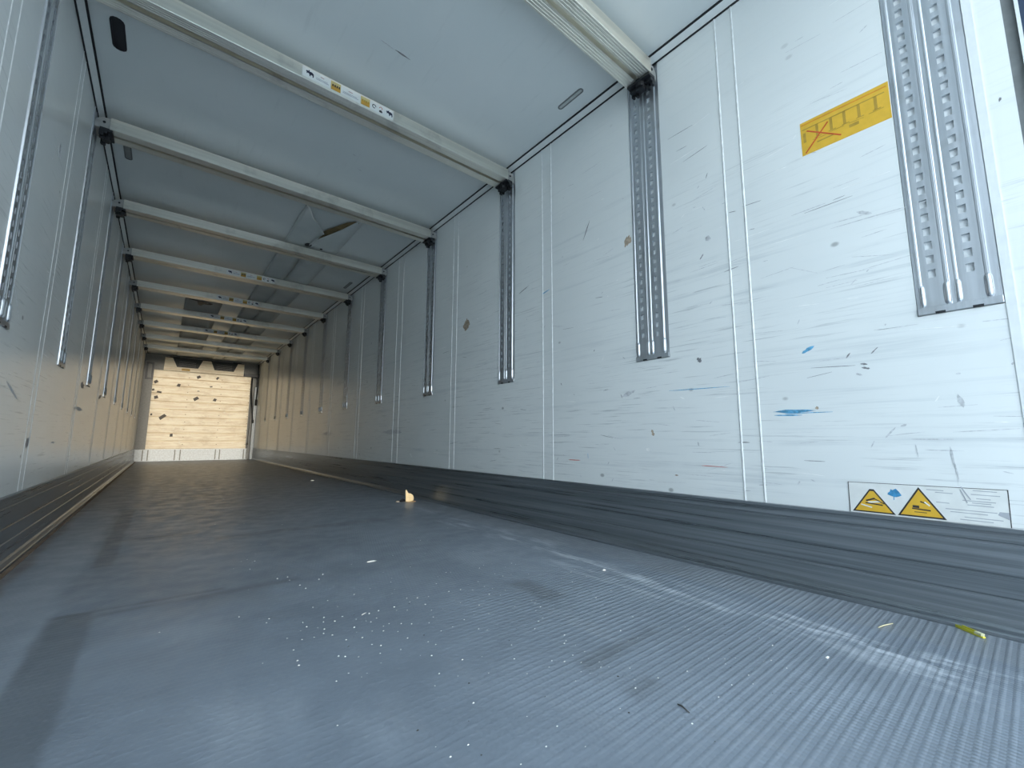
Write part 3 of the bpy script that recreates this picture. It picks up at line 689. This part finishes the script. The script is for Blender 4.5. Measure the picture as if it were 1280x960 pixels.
# ------------------------------------------------------------------ litter on the floor
def fpt(u, v): return pix(u, v, 2, 0)
p = fpt(512, 627); sc_ = tag(empty('paper_scrap', (p.x, p.y, 0)), 'upright torn cream scrap lying by the kick plate', 'litter')
m = MB(); ol = [(-.040, 0), (-.036, .05), (-.034, .10), (-.026, .105), (-.012, .075), (.012, .068), (.036, .052), (.042, .030), (.036, .008), (.0, 0)]
n = len(ol); m.v = [(a, -.012*math.cos(a*30)+.25*b, b+.001) for a, b in ol]+[(a, .004-.012*math.cos(a*30)+.25*b, b+.001) for a, b in ol]
m.f = [tuple(range(n)), tuple(range(2*n-1, n-1, -1))]+[(i, (i+1) % n, n+(i+1) % n, n+i) for i in range(n)]
m.build('torn_sheet', plain('cream_scrap', (.85, .66, .38), .6), sc_)
MB().prism([(-.04, -.03), (.045, -.035), (.05, .01), (-.038, .012)], lambda a, b, h: (a, b, h), .0005, .004).build('folded_foot', plain('tan_scrap', (.45, .28, .14), .7), sc_)
def lump(name, u, v, rx, ry, rz, mat, lab, cat='litter', group=None):
    p = fpt(u, v); m = MB(); nu, nv = 8, 5
    for j in range(nv):
        t = j/(nv-1)*PI/2
        for i in range(nu):
            a = 2*PI*i/nu; k = random.uniform(.75, 1.2)
            m.v.append((rx*math.cos(a)*math.cos(t)*k, ry*math.sin(a)*math.cos(t)*k, rz*math.sin(t)*random.uniform(.8, 1.1)+.0004))
    for j in range(nv-1):
        for i in range(nu): m.f.append((j*nu+i, j*nu+(i+1) % nu, (j+1)*nu+(i+1) % nu, (j+1)*nu+i))
    m.f.append(tuple(range(nu-1, -1, -1))); m.f.append(tuple((nv-1)*nu+i for i in range(nu)))
    o = m.build(name, mat); o.location = (p.x, p.y, 0); return tag(o, lab, cat, group)
lump('crumb', 503, 627, .028, .03, .026, DARKM, 'dark crumb lying beside the cream scrap')
lump('crumb', 497, 627.5, .02, .02, .012, plain('crumb_tan', (.35, .30, .24), .8), 'small tan crumb next to the dark crumb')
lump('foil_scrap', 464, 702, .024, .007, .004, WHITEP, 'small white scrap alone on the mid floor')
lump('pebble', 390, 601, .03, .03, .014, plain('pebble_pale', (.5, .5, .47), .8), 'pale pebble near the far kick plate')
lump('pebble', 755, 713, .008, .006, .005, WHITEP, 'white pebble on the chalky scrape by the kick plate')
lump('foil_scrap', 1034, 822, .008, .004, .003, WHITEP, 'white scrap on the ribbed floor by the kick plate')
# yellow plastic clip by the kick plate
a, b = fpt(1189, 779), fpt(1231, 797); d = b-a; ang = math.atan2(d.y, d.x)
yc = tag(empty('plastic_clip', ((a.x+b.x)/2-.012, (a.y+b.y)/2, 0), ang), 'bent yellow plastic clip lying against the kick plate', 'clip')
ln = d.length; YP = plain('yellow_plastic', (.62, .58, .05), .35)
MB().prism([(-ln/2, -.004), (-ln/2+.006, .005), (ln/2-.012, .0065), (ln/2, .004), (ln/2, -.004), (ln/2-.010, -.006), (-ln/2+.006, -.006)], lambda p, q, h: (p, q, h), .0008, .005).build('base', YP, yc)
MB().box(-ln/2+.004, ln/2-.018, .0035, .006, .005, .011).build('side_wall', YP, yc); MB().box(-ln/2+.004, ln/2-.022, -.006, -.0035, .005, .009).build('side_wall', YP, yc)
MB().prism([(ln/2-.022, -.006), (ln/2-.004, -.005), (ln/2, .0), (ln/2-.004, .006), (ln/2-.022, .006)], lambda p, q, h: (p, q, h), .005, .012).build('catch', plain('pale_yellow_plastic', (.70, .68, .42), .4), yc, bevel=.001)
def stick(u0_, v0, u1, v1, r, mat, name, lab):
    a, b = fpt(u0_, v0), fpt(u1, v1); c = (a+b)/2
    m = MB(); m.tube([(a.x-c.x, a.y-c.y, r), ((a.x-c.x)*.3+.002, (a.y-c.y)*.3, r*1.6), (b.x-c.x, b.y-c.y, r)], [r*.7, r, r*.6], 6)
    o = m.build(name, mat, smooth=True); o.location = (c.x, c.y, 0); return tag(o, lab, 'litter')
stick(1098, 785, 1116, 780, .0018, plain('straw', (.62, .58, .38), .6), 'straw', 'short pale straw on the ribbed floor near the yellow clip')
stick(847, 881, 862, 892, .0016, plain('twig_dark', (.05, .045, .04), .7), 'twig', 'thin dark twig on the bare ribbed floor')
stick(452, 769, 458, 766, .001, WHITEP, 'straw', 'tiny white sliver on the smooth mid floor')
USED = []
def crumbs(n, mat, name, boxes, rmin, rmax, lab):
    m = MB()
    for _ in range(n):
        x0, x1, y0, y1 = random.choice(boxes); x, y = random.uniform(x0, x1), random.uniform(y0, y1)
        if any(abs(x-p_)+abs(y-q_) < .022 for p_, q_ in USED): continue
        USED.append((x, y))
        r = random.uniform(rmin, rmax)*(1+.18*y); a = random.uniform(0, PI); e = random.uniform(.4, 1)
        i = len(m.v)
        for k in range(5):
            t = a+2*PI*k/5; m.v.append((x+r*math.cos(t), y+r*e*math.sin(t), .0003))
        m.v.append((x, y, r*.7)); m.f += [(i+k, i+(k+1) % 5, i+5) for k in range(5)]+[tuple(i+k for k in range(4, -1, -1))]
    o = m.build(name, mat); o['kind'] = 'stuff'; return tag(o, lab, 'crumbs')
crumbs(300, WHITEP, 'white_crumbs', [(-.45, .75, .45, 2.6), (-.45, .75, .45, 2.2), (-.42, -.10, 1.05, 1.45), (-.3, .6, .45, 1.5), (-.3, .6, .45, 1.7), (-1.0, .9, 1.0, 6)], 0.0011, .0026, 'scattered tiny white crumbs on the floor')
crumbs(45, plain('crumb_dark', (.03, .028, .026), .8), 'dark_crumbs', [(.05, .7, .32, .95), (-.3, .6, .4, 1.6)], .0012, .0028, 'scattered tiny dark crumbs on the floor')
